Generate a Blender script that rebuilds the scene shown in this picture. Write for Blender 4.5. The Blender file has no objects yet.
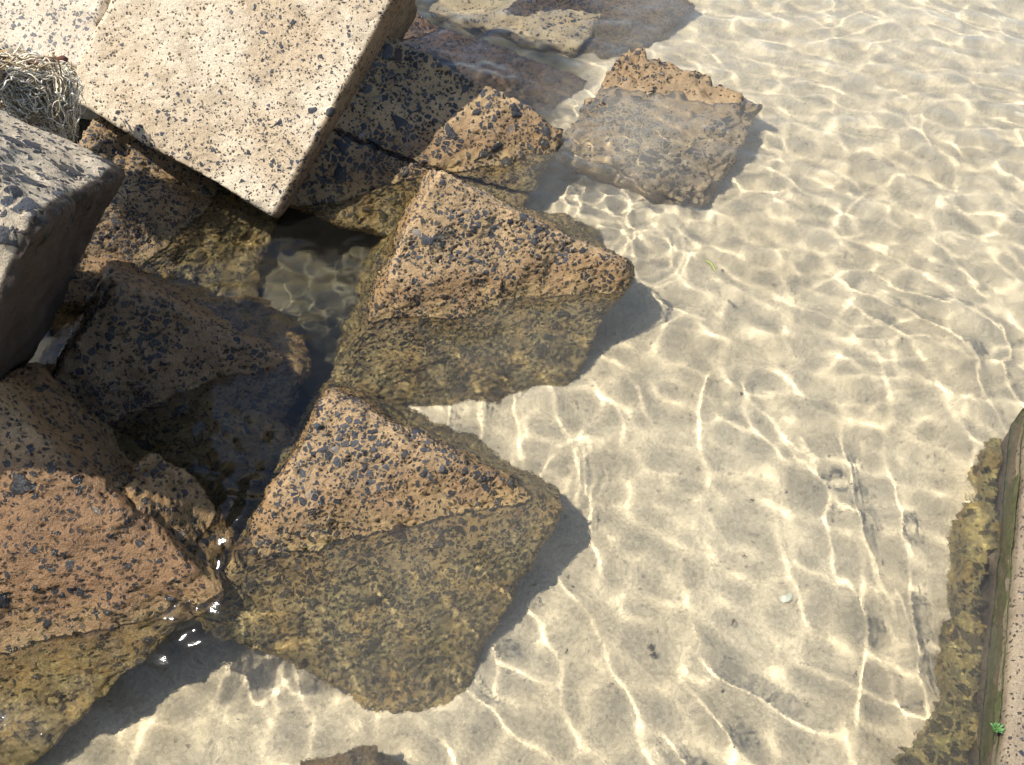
import bpy, math
import numpy as np
from mathutils import Matrix, Vector

sc = bpy.context.scene
COL = sc.collection
rad = math.radians

# ------------------------------------------------------------------ camera
cam = bpy.data.cameras.new('camera')
cam_ob = bpy.data.objects.new('camera', cam)
COL.objects.link(cam_ob)
sc.camera = cam_ob
cam_ob.location = (0, 0, 3.0)
cam_ob.rotation_euler = (rad(40), 0, 0)
cam.sensor_fit = 'HORIZONTAL'
cam.angle = rad(60)
cam.clip_start = 0.05
cam.clip_end = 400

# ------------------------------------------------------------------ sky and sun
SUN_TO = Vector((-0.47, -0.08, 0.875)).normalized()      # direction towards the sun
world = bpy.data.worlds.new('World')
sc.world = world
world.use_nodes = True
wn = world.node_tree
sky = wn.nodes.new('ShaderNodeTexSky')
sky.sky_type = 'NISHITA'
sky.sun_disc = False
sky.sun_elevation = math.asin(SUN_TO.z)
sky.sun_rotation = math.atan2(SUN_TO.x, SUN_TO.y)
wn.links.new(sky.outputs[0], wn.nodes['Background'].inputs[0])
wn.nodes['Background'].inputs[1].default_value = 0.11
sun = bpy.data.lights.new('sun', 'SUN')
sun.energy = 4.0
sun.angle = rad(0.55)
sun.color = (1.0, 0.95, 0.86)
sun.cycles.is_caustics_light = True                     # refracts the sun through the waves onto the sand
sun.cycles.use_multiple_importance_sampling = False
sun_ob = bpy.data.objects.new('sun', sun)
COL.objects.link(sun_ob)
sun_ob.rotation_euler = SUN_TO.to_track_quat('Z', 'Y').to_euler()
sun_ob.location = SUN_TO * 30

vs = sc.view_settings
vs.view_transform = 'Standard'
vs.look = 'None'
vs.exposure = 1.02
vs.gamma = 1
cy = sc.cycles
cy.use_denoising = True
cy.max_bounces = 10
cy.transmission_bounces = 8
cy.transparent_max_bounces = 8
cy.caustics_refractive = True
cy.caustics_reflective = False
cy.sample_clamp_indirect = 6
cy.use_adaptive_sampling = True
cy.adaptive_threshold = 0.02

# ------------------------------------------------------------------ helpers
def vnoise(P, scale, seed=0):
    """smooth value noise in -1..1 for an (n,3) array"""
    Q = np.asarray(P, float) * scale + seed * 17.31 + 100.0
    i = np.floor(Q).astype(np.int64)
    f = Q - i
    f = f ** 3 * (f * (f * 6 - 15) + 10)
    out = np.zeros(len(Q))
    for dx in (0, 1):
        for dy in (0, 1):
            for dz in (0, 1):
                x, y, z = i[:, 0] + dx, i[:, 1] + dy, i[:, 2] + dz
                h = (x * 73856093) ^ (y * 19349663) ^ (z * 83492791) ^ (seed * 2654435)
                h = ((h ^ (h >> 13)) * 1274126177) & 0x7fffffff
                h = ((h ^ (h >> 11)) * 668265263) & 0x7fffffff
                w = (f[:, 0] if dx else 1 - f[:, 0]) * (f[:, 1] if dy else 1 - f[:, 1]) * (f[:, 2] if dz else 1 - f[:, 2])
                out += w * (h / 0x3fffffff - 1)
    return out

def fbm(P, scale, seed=0, octaves=4, gain=.5):
    a, t = 1.0, 0
    for k in range(octaves):
        t = t + a * vnoise(P, scale * 2 ** k, seed + k)
        a *= gain
    return t

def mesh_np(name, v, f, mat, parent=None, smooth=True):
    f = np.asarray(f, np.int32)
    n = f.shape[1]
    me = bpy.data.meshes.new(name)
    me.vertices.add(len(v))
    me.vertices.foreach_set('co', np.asarray(v, np.float32).ravel())
    me.loops.add(f.size)
    me.loops.foreach_set('vertex_index', f.ravel())
    me.polygons.add(len(f))
    me.polygons.foreach_set('loop_start', np.arange(0, f.size, n, dtype=np.int32))
    me.polygons.foreach_set('use_smooth', np.full(len(f), smooth))
    me.update()
    me.validate()
    me.materials.append(mat)
    o = bpy.data.objects.new(name, me)
    COL.objects.link(o)
    if parent:
        o.parent = parent
    o.cycles.is_caustics_receiver = True
    return o

def tag(o, label=None, cat=None, group=None, kind=None):
    if label: o['label'] = label
    if cat: o['category'] = cat
    if group: o['group'] = group
    if kind: o['kind'] = kind
    return o

def grid_faces(nx, ny):
    i = np.arange(nx * ny).reshape(ny, nx)
    return np.stack([i[:-1, :-1], i[:-1, 1:], i[1:, 1:], i[1:, :-1]], -1).reshape(-1, 4)

def graded(lo, hi, step, far):
    """even spacing between lo and hi, growing spacing out to +-far"""
    mid = np.arange(lo, hi + step * .5, step)
    out, s, x = [], step, 0
    while x < far:
        s *= 1.25
        x += s
        out.append(x)
    out = np.array(out)
    return np.concatenate([lo - out[::-1], mid, hi + out])

class NT:
    """short-hand for building node trees"""
    def __init__(s, name):
        s.m = bpy.data.materials.new(name)
        s.m.use_nodes = True
        s.t = s.m.node_tree
        s.t.nodes.clear()
        s.out = s.t.nodes.new('ShaderNodeOutputMaterial')
    def n(s, kind, ins=None, **kw):
        nd = s.t.nodes.new('ShaderNode' + kind)
        for k, v in kw.items():
            setattr(nd, k, v)
        for k, v in (ins or {}).items():
            s.set(nd.inputs[k], v)
        return nd
    def set(s, sock, v):
        if isinstance(v, bpy.types.NodeSocket):
            s.t.links.new(v, sock)
        elif isinstance(v, (tuple, list)) and sock.type == 'RGBA' and len(v) == 3:
            sock.default_value = (*v, 1)
        else:
            sock.default_value = v
    def math(s, op, a, b=0.0, c=0.0, clamp=False):
        nd = s.n('Math', operation=op, use_clamp=clamp)
        s.set(nd.inputs[0], a); s.set(nd.inputs[1], b); s.set(nd.inputs[2], c)
        return nd.outputs[0]
    def mix(s, fac, a, b, blend='MIX'):
        nd = s.n('MixRGB', blend_type=blend)
        s.set(nd.inputs[0], fac); s.set(nd.inputs[1], a); s.set(nd.inputs[2], b)
        return nd.outputs[0]
    def step(s, v, lo, hi, tlo=0.0, thi=1.0):
        nd = s.n('MapRange', interpolation_type='SMOOTHSTEP')
        s.set(nd.inputs[0], v); s.set(nd.inputs[1], lo); s.set(nd.inputs[2], hi)
        s.set(nd.inputs[3], tlo); s.set(nd.inputs[4], thi)
        return nd.outputs[0]
    def noise(s, vec, scale, detail=3, rough=.55):
        nd = s.n('TexNoise', {'Vector': vec, 'Scale': scale, 'Detail': detail, 'Roughness': rough})
        return nd.outputs[0]
    def vmath(s, op, a, b=(0, 0, 0)):
        nd = s.n('VectorMath', operation=op)
        s.set(nd.inputs[0], a)
        if op == 'SCALE': s.set(nd.inputs['Scale'], b)
        else: s.set(nd.inputs[1], b)
        return nd.outputs[1] if op == 'DOT_PRODUCT' else nd.outputs[0]

def stones(t, vec, scale, dens, lo=.05, hi=.16):
    """angular aggregate: chosen cells of a 3D cell pattern, with mortar between"""
    e = t.n('TexVoronoi', {'Vector': vec, 'Scale': scale, 'Randomness': 1.0}, feature='DISTANCE_TO_EDGE').outputs[0]
    c = t.n('TexVoronoi', {'Vector': vec, 'Scale': scale, 'Randomness': 1.0}, feature='F1').outputs['Color']
    sp = t.n('SeparateColor', {0: c})
    sel = t.math('LESS_THAN', sp.outputs[0], dens)
    cut = t.math('MULTIPLY_ADD', sp.outputs[1], hi - lo, lo)
    e = t.math('ADD', e, t.math('MULTIPLY', t.math('SUBTRACT', t.noise(vec, 210.0, 2, .6), .5), .11))
    m = t.step(e, cut, t.math('ADD', cut, .05))
    return t.math('MULTIPLY', m, sel), sp.outputs[2], sp.outputs[1]

def concrete(name, base, base2, dens=.42, grad=(0, 0, 0), dens_noise=.25, stone=(.019, .02, .025),
             stone_hi=(.06, .061, .066), wet_z=.15, algae_z=.05, algae=.9, scale=1.0, pits=.25, disp=.0105, side_shade=None,
             big=.10, rough=.75, olive=(.31, .245, .10), olive2=(.17, .135, .055), crack=None, small=.8):
    t = NT(name)
    tc = t.n('TexCoord').outputs['Object']
    wz = t.n('SeparateXYZ', {0: t.n('NewGeometry').outputs['Position']}).outputs[2]
    warp = t.n('TexNoise', {'Vector': tc, 'Scale': 22.0, 'Detail': 2.0}).outputs['Color']
    w = t.vmath('SCALE', t.vmath('SUBTRACT', warp, (.5, .5, .5)), .022)
    co = t.vmath('ADD', tc, w)
    n_low = t.noise(tc, 2.3, 3)
    n_mid = t.noise(tc, 9.0, 4, .6)
    n_fine = t.noise(tc, 120.0, 3, .7)
    d = t.math('ADD', dens, t.math('MULTIPLY', t.math('SUBTRACT', n_low, .5), dens_noise * 4))
    d = t.math('ADD', d, t.vmath('DOT_PRODUCT', tc, grad))
    m1, tone1, s1 = stones(t, co, 33 * scale, d)
    m2, tone2, s2 = stones(t, t.vmath('ADD', co, (3.3, 1.7, .4)), 68 * scale, t.math('MULTIPLY', d, small))
    m3, tone3, s3 = stones(t, t.vmath('ADD', co, (7.1, .7, 5.4)), 17 * scale, t.math('MULTIPLY', d, big), .03, .12)
    m = t.math('MAXIMUM', t.math('MAXIMUM', m1, m2), m3)
    tone = t.mix(m3, t.mix(m1, tone2, tone1), tone3)
    # pits and pores left by stones that fell out
    pv = t.n('Mapping', {'Vector': co, 'Scale': (1, 1.0, .6), 'Rotation': (.5, .2, .9)}).outputs[0]
    mp, tp, sp_ = stones(t, pv, 52 * scale, pits, .1, .25)
    mp = t.math('MULTIPLY', mp, t.math('SUBTRACT', 1.0, m))
    # mortar colour
    b = t.mix(t.step(n_low, .35, .65), base, base2)
    b = t.mix(t.step(n_mid, .42, .72, 0, .45), b, tuple(x * .62 for x in base2))
    b = t.mix(t.step(t.noise(tc, 4.5, 5, .65), .55, .75, 0, .35), b, tuple(min(.8, x * 1.28) for x in base))
    grain = t.n('TexVoronoi', {'Vector': tc, 'Scale': 330.0}).outputs['Color']
    b = t.mix(.32, b, t.mix(1.0, b, t.mix(.25, t.n('SeparateColor', {0: grain}).outputs[0], (.9, .9, .9)), 'OVERLAY'))
    b = t.mix(t.math('MULTIPLY', t.step(n_fine, .54, .66), .55), b, tuple(x * .45 for x in base2))
    b = t.mix(mp, b, tuple(x * .22 for x in base2))
    sc_ = t.mix(t.step(tone, .35, .95), stone, stone_hi)
    sc_ = t.mix(t.math('MULTIPLY', t.math('GREATER_THAN', tone, .965), .6), sc_, (.3, .25, .19))
    sc_ = t.mix(t.math('MULTIPLY', t.math('LESS_THAN', tone, .05), .5), sc_, (.1, .055, .04))
    sc_ = t.mix(t.step(n_fine, .45, .75, 0, .35), sc_, stone_hi)
    col = t.mix(m, b, sc_)
    if side_shade:                                           # painted shade: darkens the cube side turned away from the sun
        sf = t.step(t.vmath('DOT_PRODUCT', tc, side_shade[0]), side_shade[1] - .015, side_shade[1] + .005)
        col = t.mix(sf, col, t.mix(1.0, col, side_shade[2], 'MULTIPLY'))
    # water line: wet band, then algae growing under it
    zn = t.math('ADD', wz, t.math('MULTIPLY', t.math('SUBTRACT', n_mid, .5), .30))
    wet = t.step(zn, wet_z + .06, wet_z - .07)
    alg = t.step(zn, algae_z + .09, algae_z - .22)
    ag = t.mix(t.step(t.noise(tc, 14.0, 5, .65), .38, .62), olive, olive2)
    ag = t.mix(t.step(t.noise(tc, 6.0, 4, .6), .45, .65, 0, .6), ag, (olive[0] * 1.35, olive[1] * 1.05, olive[2] * .6))
    ag = t.mix(t.step(t.noise(t.vmath('ADD', tc, (5, 3, 1)), 8.0, 4, .6), .5, .68, 0, .6), ag, (olive[0] * .55, olive[1] * .72, olive[2] * .6))
    ag = t.mix(t.step(t.noise(tc, 60.0, 3, .6), .5, .66, 0, .7), ag, tuple(min(.7, x * 1.9) for x in olive))
    ag = t.mix(t.step(t.noise(t.vmath('ADD', tc, (2, 7, 4)), 48.0, 3, .6), .52, .68, 0, .7), ag, (.05, .045, .03))
    cover = t.math('MULTIPLY', alg, t.math('SUBTRACT', algae * .85, t.math('MULTIPLY', m, .62)), clamp=True)
    dark = t.mix(1.0, col, (.62, .53, .42), 'MULTIPLY')
    col = t.mix(wet, col, dark)
    col = t.mix(cover, col, ag)
    r_dry = t.math('SUBTRACT', rough, t.math('MULTIPLY', m, .3))
    r = t.mix(wet, r_dry, t.mix(m, (.42,) * 3, (.16,) * 3))
    # relief
    h = t.math('MULTIPLY', m1, t.math('MULTIPLY_ADD', s1, .9, .1))
    h = t.math('MAXIMUM', h, t.math('MULTIPLY', m2, .45))
    h = t.math('MAXIMUM', h, m3)
    h = t.math('SUBTRACT', h, t.math('MULTIPLY', mp, 1.0))
    h = t.math('ADD', h, t.math('MULTIPLY', t.noise(tc, 45.0, 5, .7), 1.1))
    h = t.math('ADD', h, t.math('MULTIPLY', n_fine, .8))
    h = t.math('ADD', h, t.math('MULTIPLY', t.noise(tc, 260.0, 2, .6), .35))
    if crack:
        q = t.vmath('DOT_PRODUCT', t.vmath('ADD', tc, t.vmath('SCALE', warp, .05)), crack[0])
        c = t.step(t.math('ABSOLUTE', t.math('SUBTRACT', q, crack[1])), .004, .014, 1, 0)
        h = t.math('SUBTRACT', h, t.math('MULTIPLY', c, 3.0))
        col = t.mix(t.math('MULTIPLY', c, .8), col, (.03, .02, .015))
    bump = t.n('Bump', {'Height': h, 'Distance': disp * .8, 'Strength': .9})
    bs = t.n('BsdfPrincipled', {'Base Color': col, 'Roughness': r, 'Normal': bump.outputs[0]})
    t.set(t.out.inputs['Surface'], bs.outputs[0])
    ds = t.n('Displacement', {'Height': h, 'Midlevel': .8, 'Scale': disp})
    t.set(t.out.inputs['Displacement'], ds.outputs[0])
    t.m.displacement_method = 'DISPLACEMENT'
    return t.m

def block_mesh(name, dims, r, mat, step=.011, seed=0, wob=.012, erode=.7, bev_noise=9):
    """cast concrete cube with worn, chipped arrises"""
    hx, hy, hz = (d / 2 for d in dims)
    hs = np.array([hx, hy, hz])
    V, Fq, base = [], [], 0
    for ax in range(3):
        a, b = (ax + 1) % 3, (ax + 2) % 3
        na, nb = max(4, int(2 * hs[a] / step)), max(4, int(2 * hs[b] / step))
        A, Bv = np.meshgrid(np.linspace(-hs[a], hs[a], na + 1), np.linspace(-hs[b], hs[b], nb + 1))
        for sgn in (-1, 1):
            P = np.zeros((A.size, 3))
            P[:, a], P[:, b], P[:, ax] = A.ravel(), Bv.ravel(), sgn * hs[ax]
            f = grid_faces(na + 1, nb + 1) + base
            if sgn < 0: f = f[:, ::-1]
            V.append(P); Fq.append(f); base += len(P)
    V, Fq = np.concatenate(V), np.concatenate(Fq)
    key = np.round(V * 1e5).astype(np.int64)
    _, first, inv = np.unique(key, axis=0, return_index=True, return_inverse=True)
    inv = inv.reshape(-1)
    V, Fq = V[first], inv[Fq]
    rr = r * (1 + erode * fbm(V, bev_noise, seed, 3) + .35 * vnoise(V, 3, seed + 9))
    rr = np.clip(rr, r * .35, r * 2.6)[:, None]
    q = np.clip(V, -(hs - rr), hs - rr)
    dlt = V - q
    L = np.linalg.norm(dlt, axis=1, keepdims=True)
    Nn = dlt / np.maximum(L, 1e-9)
    W = q + rr * Nn
    W += Nn * (wob * fbm(V, 3.2, seed + 20, 3) + wob * .35 * vnoise(V, 14, seed + 30))[:, None]
    return mesh_np(name, W, Fq, mat)

def rotvec(w):
    w = Vector(w)
    return Matrix.Rotation(w.length, 3, w.normalized())

def place_block(o, p, rv, dims):
    """p = the corner nearest the viewer, rv = rotation vector of the cube's axes"""
    R = rotvec(rv)
    c = Vector(p) + R @ (Vector(dims) / 2)
    o.matrix_world = Matrix.Translation(c) @ R.to_4x4()

# ------------------------------------------------------------------ sand bed
def sand_material():
    t = NT('pale_sand')
    P = t.n('NewGeometry').outputs['Position']
    n1 = t.noise(P, 1.3, 4)
    n2 = t.noise(P, 7.0, 5, .6)
    c = t.mix(t.step(n1, .35, .65), (.46, .385, .26), (.53, .452, .315))
    c = t.mix(t.step(n2, .5, .75, 0, .18), c, (.34, .29, .195))
    g = t.n('TexVoronoi', {'Vector': P, 'Scale': 170.0})
    gs = t.n('SeparateColor', {0: g.outputs['Color']})
    c = t.mix(.35, c, t.mix(1.0, c, gs.outputs[0], 'OVERLAY'))
    e = t.n('TexVoronoi', {'Vector': P, 'Scale': 60.0}, feature='DISTANCE_TO_EDGE').outputs[0]
    k = t.n('SeparateColor', {0: t.n('TexVoronoi', {'Vector': P, 'Scale': 60.0}).outputs['Color']})
    pb = t.math('MULTIPLY', t.math('LESS_THAN', k.outputs[0], .055), t.step(e, .14, .2))
    c = t.mix(t.math('MULTIPLY', pb, .75), c, t.mix(k.outputs[1], (.07, .06, .05), (.36, .32, .26)))
    fn = t.noise(P, 90.0, 3, .7)
    c = t.mix(t.step(fn, .56, .7, 0, .4), c, (.17, .14, .095))
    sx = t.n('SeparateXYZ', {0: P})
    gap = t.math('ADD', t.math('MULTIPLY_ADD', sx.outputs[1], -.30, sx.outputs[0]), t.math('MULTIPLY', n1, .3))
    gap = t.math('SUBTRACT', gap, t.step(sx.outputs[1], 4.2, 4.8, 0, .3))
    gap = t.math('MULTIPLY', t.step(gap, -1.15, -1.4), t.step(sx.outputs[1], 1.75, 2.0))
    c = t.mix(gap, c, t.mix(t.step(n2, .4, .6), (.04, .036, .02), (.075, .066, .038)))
    h = t.math('ADD', t.math('MULTIPLY', n2, .5), t.math('MULTIPLY', fn, .35))
    h = t.math('ADD', h, t.math('MULTIPLY', pb, .3))
    b = t.n('Bump', {'Height': h, 'Distance': .012, 'Strength': .7})
    bs = t.n('BsdfPrincipled', {'Base Color': c, 'Roughness': .9, 'Normal': b.outputs[0]})
    t.set(t.out.inputs['Surface'], bs.outputs[0])
    return t.m

SAND_Z = -.46
def sand_height(X, Y):
    P = np.stack([X.ravel(), Y.ravel(), X.ravel() * 0], 1)
    z = SAND_Z + .035 * fbm(P, .8, 3, 3) + .006 * fbm(P, 5, 8, 3)
    z = z + .012 * np.sin((P[:, 0] * 1.0 + P[:, 1] * .45) * 15 + 2.2 * vnoise(P, 1.3, 5)) * np.clip(P[:, 0] + .3, 0, 1)
    z = z + np.clip(P[:, 1] - 3.2, 0, 3) * .05
    return z.reshape(X.shape)

xs, ys = graded(-4, 4, .03, 60), graded(.3, 7.2, .03, 60)
X, Y = np.meshgrid(xs, ys)
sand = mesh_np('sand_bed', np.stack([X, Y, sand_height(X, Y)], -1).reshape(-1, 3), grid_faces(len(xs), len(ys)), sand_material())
tag(sand, kind='structure')

# ------------------------------------------------------------------ concrete blocks
TAN, TAN2 = (.37, .25, .125), (.28, .185, .09)
PALE, PALE2 = (.57, .475, .34), (.43, .325, .205)
m_tan = concrete('exposed_aggregate_tan', TAN, TAN2, dens=.46, scale=1.15)
m_tan_b = concrete('exposed_aggregate_coarse', TAN, TAN2, crack=((.107, 1, 0), .029 + .025), dens=.5, dens_noise=.35, scale=.85, big=.3)
m_tip = concrete('sandy_washed_tip', (.38, .28, .165), (.32, .235, .13), dens=.26, dens_noise=.6, scale=.85, big=.3, algae=.5, olive=(.42, .35, .23), olive2=(.32, .25, .155))
m_front = concrete('exposed_aggregate_front', (.36, .24, .12), TAN2, dens=.54, scale=1.1)
m_pale = concrete('pale_cast_face', PALE, PALE2, dens=.10, grad=(-.13, -.09, .1), dens_noise=.14, small=.9, wet_z=-.3, disp=.0045, pits=.3, big=.15, scale=1.45, rough=.85, side_shade=((-1, 0, 0), .56, (.4, .32, .24)))  # brown tint on the right side face is painted shade
m_pale2 = concrete('pale_cast_face_grey', (.45, .385, .29), (.38, .31, .22), dens=.16, dens_noise=.2, wet_z=-.3, disp=.004, pits=.2, scale=1.35)
m_big = concrete('coarse_top_concrete', (.43, .355, .25), (.34, .27, .18), dens=-1.28, grad=(0, -2.3, 0), dens_noise=.12, wet_z=-.3, disp=.008, big=.8, scale=.85, small=.5, side_shade=((0, 0, -1), .42, (.085, .06, .045)), pits=.06)  # near-black tint on the overhanging side is shade put into the colour
m_yellow = concrete('wet_yellow_concrete', (.36, .24, .11), (.29, .19, .08), dens=.16, pits=.45, wet_z=.8, algae_z=.1, algae=.6, olive=(.30, .21, .08), olive2=(.2, .14, .06), rough=.4)
m_dark = concrete('wet_block_brown', (.33, .22, .12), (.24, .16, .085), olive=(.30, .21, .075), olive2=(.17, .11, .045), dens=.38, wet_z=.5, algae_z=.0)
m_left = concrete('worn_orange_concrete', (.34, .215, .10), (.27, .16, .075), dens=.2, dens_noise=.2, small=.6, wet_z=.5, algae_z=.04, pits=.5)
m_sunk = concrete('sunken_sandy_block', (.40, .32, .19), (.33, .25, .14), dens=.1, algae_z=-.5, algae=.5, disp=.004, wet_z=-.4)
m_brown = concrete('brown_sunken_block', (.15, .09, .05), (.1, .06, .035), dens=.4, wet_z=.4, algae_z=-.1, olive=(.10, .065, .03), olive2=(.06, .04, .02))
m_mossy = concrete('mossy_sunken_block', (.17, .11, .06), (.13, .08, .04), dens=.5, algae_z=-.1, olive=(.14, .10, .04), olive2=(.09, .07, .03))

BLOCKS = {
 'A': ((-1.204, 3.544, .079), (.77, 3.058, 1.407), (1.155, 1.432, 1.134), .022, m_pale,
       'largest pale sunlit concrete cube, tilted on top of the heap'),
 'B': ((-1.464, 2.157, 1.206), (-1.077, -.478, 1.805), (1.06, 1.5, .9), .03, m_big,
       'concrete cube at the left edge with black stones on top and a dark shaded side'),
 'C': ((-.334, 3.328, .54), (3.873, -.738, -.798), (1.06, 1.16, .85), .035, m_tan,
       'tan cube in the middle with a dry pointed top and algae below its waterline'),
 'D': ((-.702, 2.161, .382), (-2.413, .518, .43), (1.05, 1.04, .95), .04, m_front,
       'half sunken concrete cube nearest the viewer, densely studded with glossy black stones'),
 'H': ((.73, 5.14, .185), (-2.70, .73, .17), (.94, 1.0, .9), .12, m_tip,
       'farthest concrete cube out in the water with only a small stony tip showing'),
 'G': ((-.784, 4.543, .619), (3.691, -.653, -.73), (1.24, 1.07, .9), .035, m_tan_b,
       'cracked stone studded cube just right of the large tilted pale cube'),
 'I': ((-1.67, 2.677, .482), (3.727, -.584, -1.182), (.97, .85, .85), .05, m_dark,
       'wet dark concrete cube lying in shade beside the side face of the closest cube'),
 'J': ((-1.834, 1.942, .701), (-2.278, .826, .616), (1.134, 1.3, 1.3), .05, m_left,
       'orange brown concrete cube in the lower left corner crossed by a strip of sunlight'),
 'F': ((-2.081, 3.990, .484), (-8.553, .08, 3.178), (1.095, 1.12, .97), .035, m_tan,
       'concrete cube peeking out under the pale tilted cube with its upper part in sun'),
 'E': ((-2.0815, 3.956, .669), (1.18, 8.972, 2.75), (1.18, 1.24, 1.15), .03, m_pale2,
       'pale speckled concrete cube in the top left corner behind the tangled rope'),
 'O': ((-1.386, 2.47, -.03), (-2.413, .518, .43), (.75, .8, .6), .06, m_dark,
       'submerged olive brown cube in the gap below the wet dark shaded cube'),
 'Q': ((-1.438, 1.744, 0.343), (-2.18, -1.247, 0.828), (.30, .60, .5), .09, m_yellow,
       'wet yellow brown cube wedged between the corner cube and the glossy studded one'),
 'K': ((.441, 5.493, -.204), (.674, 3.066, .195), (1.15, 1.23, .95), .04, m_sunk,
       'sandy beige concrete slab lying wholly under water behind the cracked cube'),
 'M': ((-.844, 5.761, .147), (-2.753, .572, .394), (1.52, 1.3, .95), .05, m_brown,
       'shaded brown concrete cube under water, between the cracked cube and the beige slab'),
 'L': ((.447, 6.573, .157), (3.359, -1.132, -.233), (1.03, .88, .85), .06, m_mossy,
       'brown mossy concrete cube under water at the top edge of the view'),
}
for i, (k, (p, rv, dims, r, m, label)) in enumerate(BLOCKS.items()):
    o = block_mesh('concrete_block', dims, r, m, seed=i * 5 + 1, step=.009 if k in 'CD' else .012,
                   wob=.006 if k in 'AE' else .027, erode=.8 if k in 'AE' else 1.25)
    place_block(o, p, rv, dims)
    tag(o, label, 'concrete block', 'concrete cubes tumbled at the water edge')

o = block_mesh('shadow_slab', (.95, .22, 2.8), .03, m_left, seed=77, step=.02)  # blocker added out of view, shaped to throw shadow on the lower left cube
o.location = (-2.56, 1.77, .8)
tag(o, 'unseen upright slab added outside the left edge to shade the lower left cube', 'added shadow blocker')

# ------------------------------------------------------------------ pier with its footing on the right
pa, pb = np.array([1.536, .868]), np.array([2.001, 1.936])
u = (pb - pa) / np.linalg.norm(pb - pa)
nrm = np.array([u[1], -u[0]])                           # away from the water
m_pier = concrete('pier_concrete_pinkish', (.20, .155, .10), (.155, .115, .072), dens=.12, wet_z=-.5, algae_z=-1, disp=.003, pits=.3, scale=1.6, rough=.85)
m_moss = NT('green_algae_film')
P_ = m_moss.n('NewGeometry').outputs['Position']
c_ = m_moss.mix(m_moss.step(m_moss.noise(P_, 30.0, 5, .7), .35, .65), (.04, .055, .015), (.105, .10, .04))
b_ = m_moss.n('Bump', {'Height': m_moss.noise(P_, 90.0, 4, .7), 'Distance': .01})
m_moss.set(m_moss.out.inputs[0], m_moss.n('BsdfPrincipled', {'Base Color': c_, 'Roughness': .5, 'Normal': b_.outputs[0]}).outputs[0])

def strip_box(name, s0, s1, d0, d1, z0, z1, mat, parent=None, step=.03, seed=0, amp=.008, edge=None):
    """box along the pier line: s along it, d away from the water"""
    na, nb, nc = int((s1 - s0) / step), max(3, int((d1 - d0) / step)), max(3, int((z1 - z0) / step))
    h = np.array([(s1 - s0) / 2, (d1 - d0) / 2, (z1 - z0) / 2])
    V, Fq, base = [], [], 0
    n3 = [na, nb, nc]
    for ax in range(3):
        a, b = (ax + 1) % 3, (ax + 2) % 3
        A, Bv = np.meshgrid(np.linspace(-h[a], h[a], n3[a] + 1), np.linspace(-h[b], h[b], n3[b] + 1))
        for sg in (-1, 1):
            Q = np.zeros((A.size, 3)); Q[:, a], Q[:, b], Q[:, ax] = A.ravel(), Bv.ravel(), sg * h[ax]
            f = grid_faces(n3[a] + 1, n3[b] + 1) + base
            if sg < 0: f = f[:, ::-1]
            V.append(Q); Fq.append(f); base += len(Q)
    V, Fq = np.concatenate(V), np.concatenate(Fq)
    _, first, inv = np.unique(np.round(V * 1e5).astype(np.int64), axis=0, return_index=True, return_inverse=True)
    V, Fq = V[first], inv.reshape(-1)[Fq]
    rr = .015
    q = np.clip(V, -(h - rr), h - rr); dl = V - q
    N = dl / np.maximum(np.linalg.norm(dl, axis=1, keepdims=True), 1e-9)
    W = q + rr * N + N * (amp * fbm(V, 6, seed, 4))[:, None]
    S, D, Z = W[:, 0] + (s0 + s1) / 2, W[:, 1] + (d0 + d1) / 2, W[:, 2] + (z0 + z1) / 2
    if edge is not None:
        D = D + edge(S) * (1 - (W[:, 1] + h[1]) / (2 * h[1]))
    Pw = np.stack([pa[0] + u[0] * S + nrm[0] * D, pa[1] + u[1] * S + nrm[1] * D, Z], 1)
    return mesh_np(name, Pw, Fq, mat, parent)

pier = bpy.data.objects.new('pier', None)
COL.objects.link(pier)
tag(pier, 'low pinkish concrete pier wall running up the right edge with a green algae line', 'pier wall')
strip_box('wall', -2.5, 1.62, 0.004, 1.2, -.7, .10, m_pier, pier, seed=4)
strip_box('algae_band', -2.5, 1.6, -.006, .004, -.12, .05, m_moss.m, pier, step=.012, seed=7, amp=.008)
m_foot = concrete('algae_grown_footing', (.36, .29, .16), (.28, .22, .11), dens=.35, dens_noise=.35, algae_z=.1, algae=.95, olive=(.34, .27, .10), olive2=(.18, .16, .075), disp=.02, scale=.6)
FP = np.array([[-.4, -.27], [0, -.15], [.15, -.1], [.32, -.055], [.9, -.045], [1.2, -.045], [1.45, -.03], [1.56, -.01], [1.66, .05], [9, .05]])
def foot_edge(S):
    P = np.stack([S, S * 0, S * 0], 1)
    return np.interp(S, FP[:, 0], FP[:, 1]) + .022 * fbm(P, 5, 2, 3)
foot = strip_box('pier_footing', -1.5, 1.6, -.06, .01, -.75, -.22, m_foot, None, step=.02, seed=9, amp=.02, edge=foot_edge)
tag(foot, 'submerged ledge covered in yellow brown algae along the foot of the pier wall', 'ledge')

# ------------------------------------------------------------------ water
rng = np.random.default_rng(11)
def crests(X, Y, ang, lam, curv, sharp, seed, warp=.5, wscale=1.1, cover=.2):
    """one family of peaked ripples; curv is the crest curvature that focuses the sun on the bed"""
    P = np.stack([X.ravel(), Y.ravel(), X.ravel() * 0], 1)
    K = 2 * math.pi / lam
    w = (vnoise(P, wscale, seed) + .45 * vnoise(P, wscale * 2.3, seed + 1)).reshape(X.shape) * warp * lam * 2.2
    a = np.clip((vnoise(P, 1.7, seed + 2) + .6 * vnoise(P, 4.1, seed + 3)).reshape(X.shape) + cover, 0, 1.5)
    a = .62 * a / (1 + .25 * a)
    ph = K * (X * math.cos(ang) + Y * math.sin(ang) + w)
    return a * curv / (K * K * sharp) * np.exp(sharp * (np.cos(ph) - 1))

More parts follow.
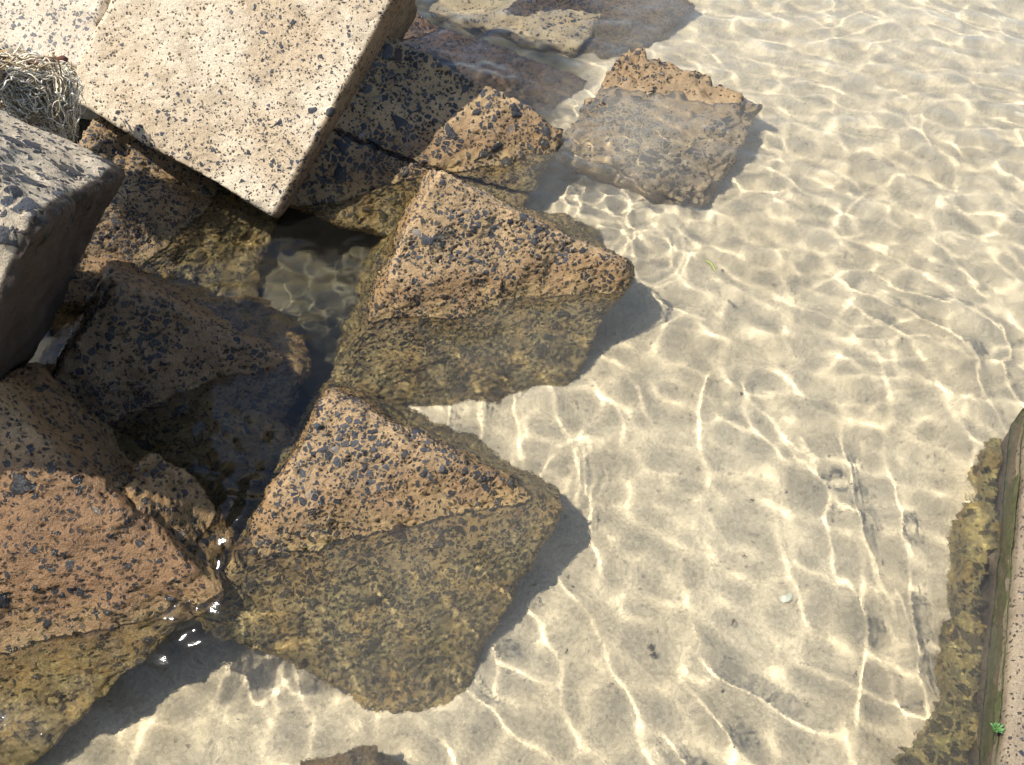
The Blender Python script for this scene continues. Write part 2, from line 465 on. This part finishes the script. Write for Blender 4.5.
def waves(X, Y):
    far_f = 1 / (1 + np.exp((3.1 - Y) * 2.2))            # rougher water farther out
    near_f = 1 - far_f
    z = crests(X, Y, rad(6), .27, 8.6, 2.6, 3, cover=.6) * (.35 + .65 * near_f) * (1 - .6 * np.exp(-((X - 1.35) ** 2 + (Y - 1.6) ** 2) / .16))
    z += crests(X, Y, rad(-22), .36, 5.4, 2.6, 13, cover=.25) * (.3 + .7 * near_f)
    z += crests(X, Y, rad(34), .31, 6.8, 2.4, 23, cover=.15) * (.5 + .5 * near_f)
    z += crests(X, Y, rad(66), .28, 6.5, 2.2, 33, cover=.1) * (.25 + .75 * far_f)
    z += crests(X, Y, rad(84), .19, 8.0, 2.0, 43, cover=.2) * (.1 + .9 * far_f)
    z += crests(X, Y, rad(112), .24, 6.5, 2.2, 53, cover=.1) * (.2 + .8 * far_f)
    for k in range(60):                                  # fine confused net
        lam = .11 * 2 ** (rng.random() * 1.9); K = 2 * math.pi / lam
        a = rng.normal(rad(20), 1.0)
        z += .62 / K ** 2 * rng.random() * np.sin(K * (X * math.cos(a) + Y * math.sin(a)) + rng.random() * 6.283)
    base = z
    z = np.zeros_like(X)
    for k in range(50):
        lam = .08 * 2 ** (rng.random() * 2.2); K = 2 * math.pi / lam
        a = rng.normal(rad(60), 1.2)
        z += .26 / K ** 2 * rng.random() * np.sin(K * (X * math.cos(a) + Y * math.sin(a)) + rng.random() * 6.283)
    chop = z * (.6 + 1.9 * far_f)
    for (x, y, r, h) in ((-1.12, 1.66, .15, .045), (-1.02, 1.86, .1, .035), (-.2, 4.95, .16, .03), (.75, 4.75, .25, .035), (-1.7, 2.55, .15, .03)):
        chop = chop + h * np.exp(-((X - x) ** 2 + (Y - y) ** 2) / (2 * r * r))
    # lively water where it runs between the cubes
    z = np.zeros_like(X)
    for k in range(60):
        lam = .045 * 2 ** (rng.random() * 1.6); K = 2 * math.pi / lam
        a = rng.random() * 6.283
        z += 1.15 / K ** 2 * rng.random() * np.sin(K * (X * math.cos(a) + Y * math.sin(a)) + rng.random() * 6.283)
    m = np.zeros_like(X)
    for (x, y, r, s) in ((-1.15, 1.62, .17, 4.4), (-1.03, 1.84, .14, 4.0), (-1.15, 1.42, .12, 3.6), (-1.15, 2.2, .18, 2.0), (-1.3, 2.95, .25, 1.6), (-.2, 4.95, .16, 2.4), (-1.75, 2.5, .2, 2.6), (-.95, 3.05, .3, 1.0),
                         (.45, 3.75, .25, .7), (.6, 4.5, .25, 4.0), (1.05, 4.7, .22, 4.0), (.3, 4.2, .2, 2.0), (.1, 2.1, .2, .25), (-.75, 2.1, .18, 1.0)):
        m += s * np.exp(-((X - x) ** 2 + (Y - y) ** 2) / (2 * r * r))
    turb = z * (m + .05)
    rings = np.zeros_like(X)
    for (x, y, r0, w, lam, A, th, tw) in ((-.1, 2.25, .30, .05, .028, .00035, rad(-15), .6), (.42, 3.75, .33, .08, .05, .0003, rad(-40), .9)):
        d = np.hypot(X - x, Y - y)
        an = np.abs(np.angle(np.exp(1j * (np.arctan2(Y - y, X - x) - th))))
        rings += A * np.sin(2 * math.pi * d / lam) * np.exp(-((d - r0) / w) ** 2 - (an / tw) ** 2)
    return base + chop + turb + rings

wx, wy = graded(-3.9, 3.9, .0105, 60), graded(.45, 6.6, .0105, 60)
X, Y = np.meshgrid(wx, wy)
Z = waves(X, Y)
far = np.clip((np.maximum(np.abs(X) - 3.9, 0) + np.maximum(.45 - Y, 0) + np.maximum(Y - 6.6, 0)) / .6, 0, 1)
Z = Z * (1 - far)
t = NT('clear_sea_water')
P = t.n('NewGeometry').outputs['Position']
rip = t.math('ADD', t.math('MULTIPLY', t.noise(P, 55.0, 2, .5), .6), t.math('MULTIPLY', t.noise(P, 140.0, 2, .6), .3))
bmp = t.n('Bump', {'Height': rip, 'Distance': .0013, 'Strength': 1.0})
rf = t.n('BsdfRefraction', {'Color': (.975, .975, .945), 'Roughness': 0.0, 'IOR': 1.33, 'Normal': bmp.outputs[0]})
gs = t.n('BsdfGlossy', {'Color': (1, 1, 1), 'Roughness': .09, 'Normal': bmp.outputs[0]})
fr = t.n('Fresnel', {'IOR': 1.33, 'Normal': bmp.outputs[0]})
mx = t.n('MixShader', {0: fr.outputs[0], 1: rf.outputs[0], 2: gs.outputs[0]})
xy = t.n('SeparateXYZ', {0: P})
def blob(x, y, r):
    dx = t.math('MULTIPLY', t.math('SUBTRACT', xy.outputs[0], x), 1 / r)
    dy = t.math('MULTIPLY', t.math('SUBTRACT', xy.outputs[1], y), 1 / r)
    return t.math('EXPONENT', t.math('MULTIPLY', t.math('ADD', t.math('MULTIPLY', dx, dx), t.math('MULTIPLY', dy, dy)), -1.0))
stirred = t.math('MAXIMUM', t.math('MULTIPLY', blob(.75, 4.5, .5), .75), t.math('MULTIPLY', blob(.3, 4.3, .25), .4))
stirred = t.math('MAXIMUM', stirred, t.math('MULTIPLY', t.math('MULTIPLY', t.step(xy.outputs[1], 3.0, 5.6), t.step(xy.outputs[0], .3, 1.3)), .45))
open_ = t.step(t.math('MULTIPLY_ADD', xy.outputs[1], -.3, xy.outputs[0]), -1.35, -.9, .12, 1.0)
milk = t.math('MULTIPLY', t.math('ADD', t.math('MULTIPLY', open_, .03), t.math('MULTIPLY', stirred, .15)), t.step(t.noise(P, 3.5, 5, .65), .22, .78, .55, 1.4))
df = t.n('BsdfDiffuse', {'Color': (.66, .61, .5), 'Normal': bmp.outputs[0]})
mk = t.n('MixShader', {0: milk, 1: mx.outputs[0], 2: df.outputs[0]})
t.set(t.out.inputs[0], mk.outputs[0])
water = mesh_np('water', np.stack([X, Y, Z], -1).reshape(-1, 3), grid_faces(len(wx), len(wy)), t.m)
water.cycles.is_caustics_caster = True
water.cycles.is_caustics_receiver = False
tag(water, kind='structure')

# ------------------------------------------------------------------ tangled old rope caught between the cubes
def tube(path, r, sides=5):
    path = np.asarray(path, float)
    T = np.gradient(path, axis=0)
    T /= np.maximum(np.linalg.norm(T, axis=1, keepdims=True), 1e-9)
    ref = np.array([.3, .5, .81])
    A = np.cross(T, ref); A /= np.maximum(np.linalg.norm(A, axis=1, keepdims=True), 1e-9)
    B = np.cross(T, A)
    rr = r * np.minimum(1, np.minimum(np.arange(len(path)) + .4, len(path) - .6 - np.arange(len(path))) / 2)
    ang = np.arange(sides) * 2 * math.pi / sides
    V = path[:, None] + rr[:, None, None] * (np.cos(ang)[None, :, None] * A[:, None] + np.sin(ang)[None, :, None] * B[:, None])
    n = len(path)
    i = np.arange(n - 1)[:, None] * sides
    k = np.arange(sides)[None]
    k2 = (k + 1) % sides
    F = np.stack([i + k, i + k2, i + sides + k2, i + sides + k], -1).reshape(-1, 4)
    return V.reshape(-1, 3), F

def spline(pts, n):
    pts = np.asarray(pts, float)
    tt = np.linspace(0, len(pts) - 1, n)
    out = np.zeros((n, 3))
    P = np.vstack([2 * pts[0] - pts[1], pts, 2 * pts[-1] - pts[-2]])
    for q, x in enumerate(tt):
        i = min(int(x), len(pts) - 2); f = x - i
        p0, p1, p2, p3 = P[i], P[i + 1], P[i + 2], P[i + 3]
        out[q] = .5 * (2 * p1 + (p2 - p0) * f + (2 * p0 - 5 * p1 + 4 * p2 - p3) * f * f + (3 * p1 - p0 - 3 * p2 + p3) * f ** 3)
    return out

def fibre(name, c1, c2, rough=.85):
    t = NT(name)
    P = t.n('NewGeometry').outputs['Position']
    c = t.mix(t.step(t.noise(P, 28.0, 4, .65), .35, .65), c1, c2)
    t.set(t.out.inputs[0], t.n('BsdfPrincipled', {'Base Color': c, 'Roughness': rough}).outputs[0])
    return t.m

rope = bpy.data.objects.new('rope_tangle', None)
COL.objects.link(rope)
rope.location = (-2.13, 3.58, .5)
tag(rope, 'matted tangle of frayed cream and green rope caught between the pale cubes', 'rope')
r2 = np.random.default_rng(5)
def strands(name, mat, count, routes, spread, r):
    Vs, Fs, b = [], [], 0
    for _ in range(count):
        rt = np.array(routes[r2.integers(len(routes))], float)
        a0, a1 = sorted(r2.random(2) * (len(rt) - 1))
        if a1 - a0 < 1: a0, a1 = max(0, a0 - .7), min(len(rt) - 1, a1 + .7)
        base = spline(rt, 40)[int(a0 / (len(rt) - 1) * 39):max(int(a1 / (len(rt) - 1) * 39), int(a0 / (len(rt) - 1) * 39) + 6) + 1]
        off = r2.normal(size=3) * spread
        wob = np.cumsum(r2.normal(size=base.shape) * spread * .42, axis=0)
        wob -= np.linspace(0, 1, len(base))[:, None] * wob[-1]
        pth = spline(base + off + wob, len(base) * 2)
        V, F = tube(pth - np.array(rope.location), r * (.6 + .9 * r2.random()))
        Vs.append(V); Fs.append(F + b); b += len(V)
    return mesh_np(name, np.concatenate(Vs), np.concatenate(Fs), mat, rope)
W = [[-2.276, 3.351, .95], [-2.25, 3.584, .90], [-2.141, 3.603, .86], [-2.075, 3.66, .82], [-2.04, 3.60, .76], [-2.10, 3.584, .6], [-2.2, 3.60, .45]]
W2 = [[-2.30, 3.515, .80], [-2.24, 3.50, .78], [-2.19, 3.52, .72], [-2.14, 3.56, .62], [-2.13, 3.60, .5]]
W3 = [[-2.25, 3.584, .88], [-2.2, 3.56, .84], [-2.15, 3.58, .78], [-2.11, 3.58, .66], [-2.12, 3.60, .5]]
strands('cream_strands', fibre('cream_rope_fibre', (.78, .71, .57), (.58, .5, .36)), 420, [W, W, W3, W2], .026, .0024)
strands('tan_strands', fibre('tan_rope_fibre', (.38, .28, .15), (.2, .15, .09)), 90, [W, W2, W3], .025, .003)
strands('green_strands', fibre('green_rope_fibre', (.20, .31, .23), (.34, .40, .31)), 45, [W[2:], W3], .012, .0028)
strands('orange_strands', fibre('orange_rope_fibre', (.62, .38, .12), (.5, .36, .17)), 26, [W2[:3], W[:2] + W2[:1]], .014, .004)
V, F = tube(spline([W[0], W[1], W[2], W3[2], W2[2], W3[3], W[5], W[6]], 60) + np.array([0, .025, -.025]), .05, 16)
V = V + .025 * np.stack([fbm(V, 14, q, 3) for q in (3, 7, 11)], 1)
mesh_np('matted_core', V - np.array(rope.location), F, fibre('matted_dirt', (.32, .26, .17), (.16, .12, .08)), rope)

# rusty bar ends sticking out by the rope
V, F = tube(spline([[-2.19, 3.60, .885], [-2.10, 3.68, .865], [-2.03, 3.74, .845]], 24), .018, 12)
V += (.004 * fbm(V, 30, 4, 3))[:, None]
bar = mesh_np('rusty_bar', V, F, fibre('rust', (.16, .055, .03), (.07, .03, .022), .9))
tag(bar, 'short rusty iron bar lying through the frayed rope', 'iron bar')

# ------------------------------------------------------------------ small things in the pool
def pebble(name, loc, size, mat, seed, rz=0.0, rough=.28, res=40):
    uu, vv = np.meshgrid(np.linspace(0, 2 * math.pi, res), np.linspace(.01, math.pi - .01, res // 2))
    D = np.stack([np.cos(uu) * np.sin(vv), np.sin(uu) * np.sin(vv), np.cos(vv)], -1)
    D[:, -1] = D[:, 0]
    D = D.reshape(-1, 3)
    Q = D * (1 + rough * fbm(D, 1.6, seed, 5))[:, None] * np.array(size)
    o = mesh_np(name, Q, grid_faces(res, res // 2), mat)
    o.location = loc
    o.rotation_euler = (0, 0, rz)
    return o
m_rock = concrete('algae_covered_rock', (.2, .15, .08), (.12, .09, .05), dens=.3, algae_z=.3, algae=.85, olive=(.14, .09, .03), olive2=(.05, .04, .02), disp=.012)
o = pebble('rock', (-.66, .90, -.44), (.24, .13, .2), m_rock, 3, .3, .3, 120)
tag(o, 'small brown rock under water at the bottom edge', 'rock')
m_shell = fibre('pale_shell', (.62, .66, .52), (.72, .70, .6), .5)
o = pebble('shell_fragment', (1.106, 1.641, -.452), (.022, .013, .006), m_shell, 6, .2)
tag(o, 'pale greenish shell fragment lying alone on the sand', 'shell')
V, F = tube(spline([[.895, 1.545, -.445], [.89, 1.53, -.44], [.878, 1.508, -.445]], 12), .0035, 6)
tag(mesh_np('twig', V, F, fibre('dark_twig', (.06, .035, .025), (.09, .05, .04))), 'tiny dark twig lying on the sand under water', 'twig')
V, F = tube(spline([[.96, 3.30, .012], [.985, 3.27, .016], [1.0, 3.22, .012]], 14), .006, 6)
tag(mesh_np('seaweed_blade', V, F, fibre('yellow_green_weed', (.28, .30, .08), (.2, .22, .06), .4)), 'short yellow green seaweed blade floating beside the middle cubes', 'seaweed')
leaves_m = fibre('fresh_green_leaf', (.05, .13, .03), (.08, .17, .05), .5)
Vs, Fs, b = [], [], 0
for k in range(16):
    a = k * 2.4; l = .012 + .016 * r2.random()
    p0 = np.array([1.565, .985, .06])
    V, F = tube(spline([p0, p0 + [math.cos(a) * l * .5, math.sin(a) * l * .5, .028], p0 + [math.cos(a) * l, math.sin(a) * l, .03 + .02 * r2.random()]], 8), .0042, 5)
    Vs.append(V); Fs.append(F + b); b += len(V)
tag(mesh_np('green_sprig', np.concatenate(Vs), np.concatenate(Fs), leaves_m), 'little bright green sprig growing on the algae line of the pier', 'plant')

# a few tiny stones scattered on the bed
peb = pebble('pebble', (.55, 1.42, -.45), (.013, .009, .006), fibre('dark_pebble', (.10, .09, .08), (.05, .045, .04), .6), 8, .4, .25, 24)
tag(peb, 'tiny dark pebble lying on the pale sand', 'pebble', 'tiny pebbles on the sand')
r3 = np.random.default_rng(8)
for k in range(22):
    c = peb.copy()
    COL.objects.link(c)
    x, y = r3.uniform(-.1, 1.35), r3.uniform(1.05, 3.6)
    if y > 2.0: x = r3.uniform(.75, 2.0)
    c.location = (x, y, float(sand_height(np.array([x]), np.array([y]))[0]) + .003)
    c.rotation_euler = (0, 0, r3.uniform(0, 6.28))
    q = r3.uniform(.4, 1.1)
    c.scale = (q, q, q)
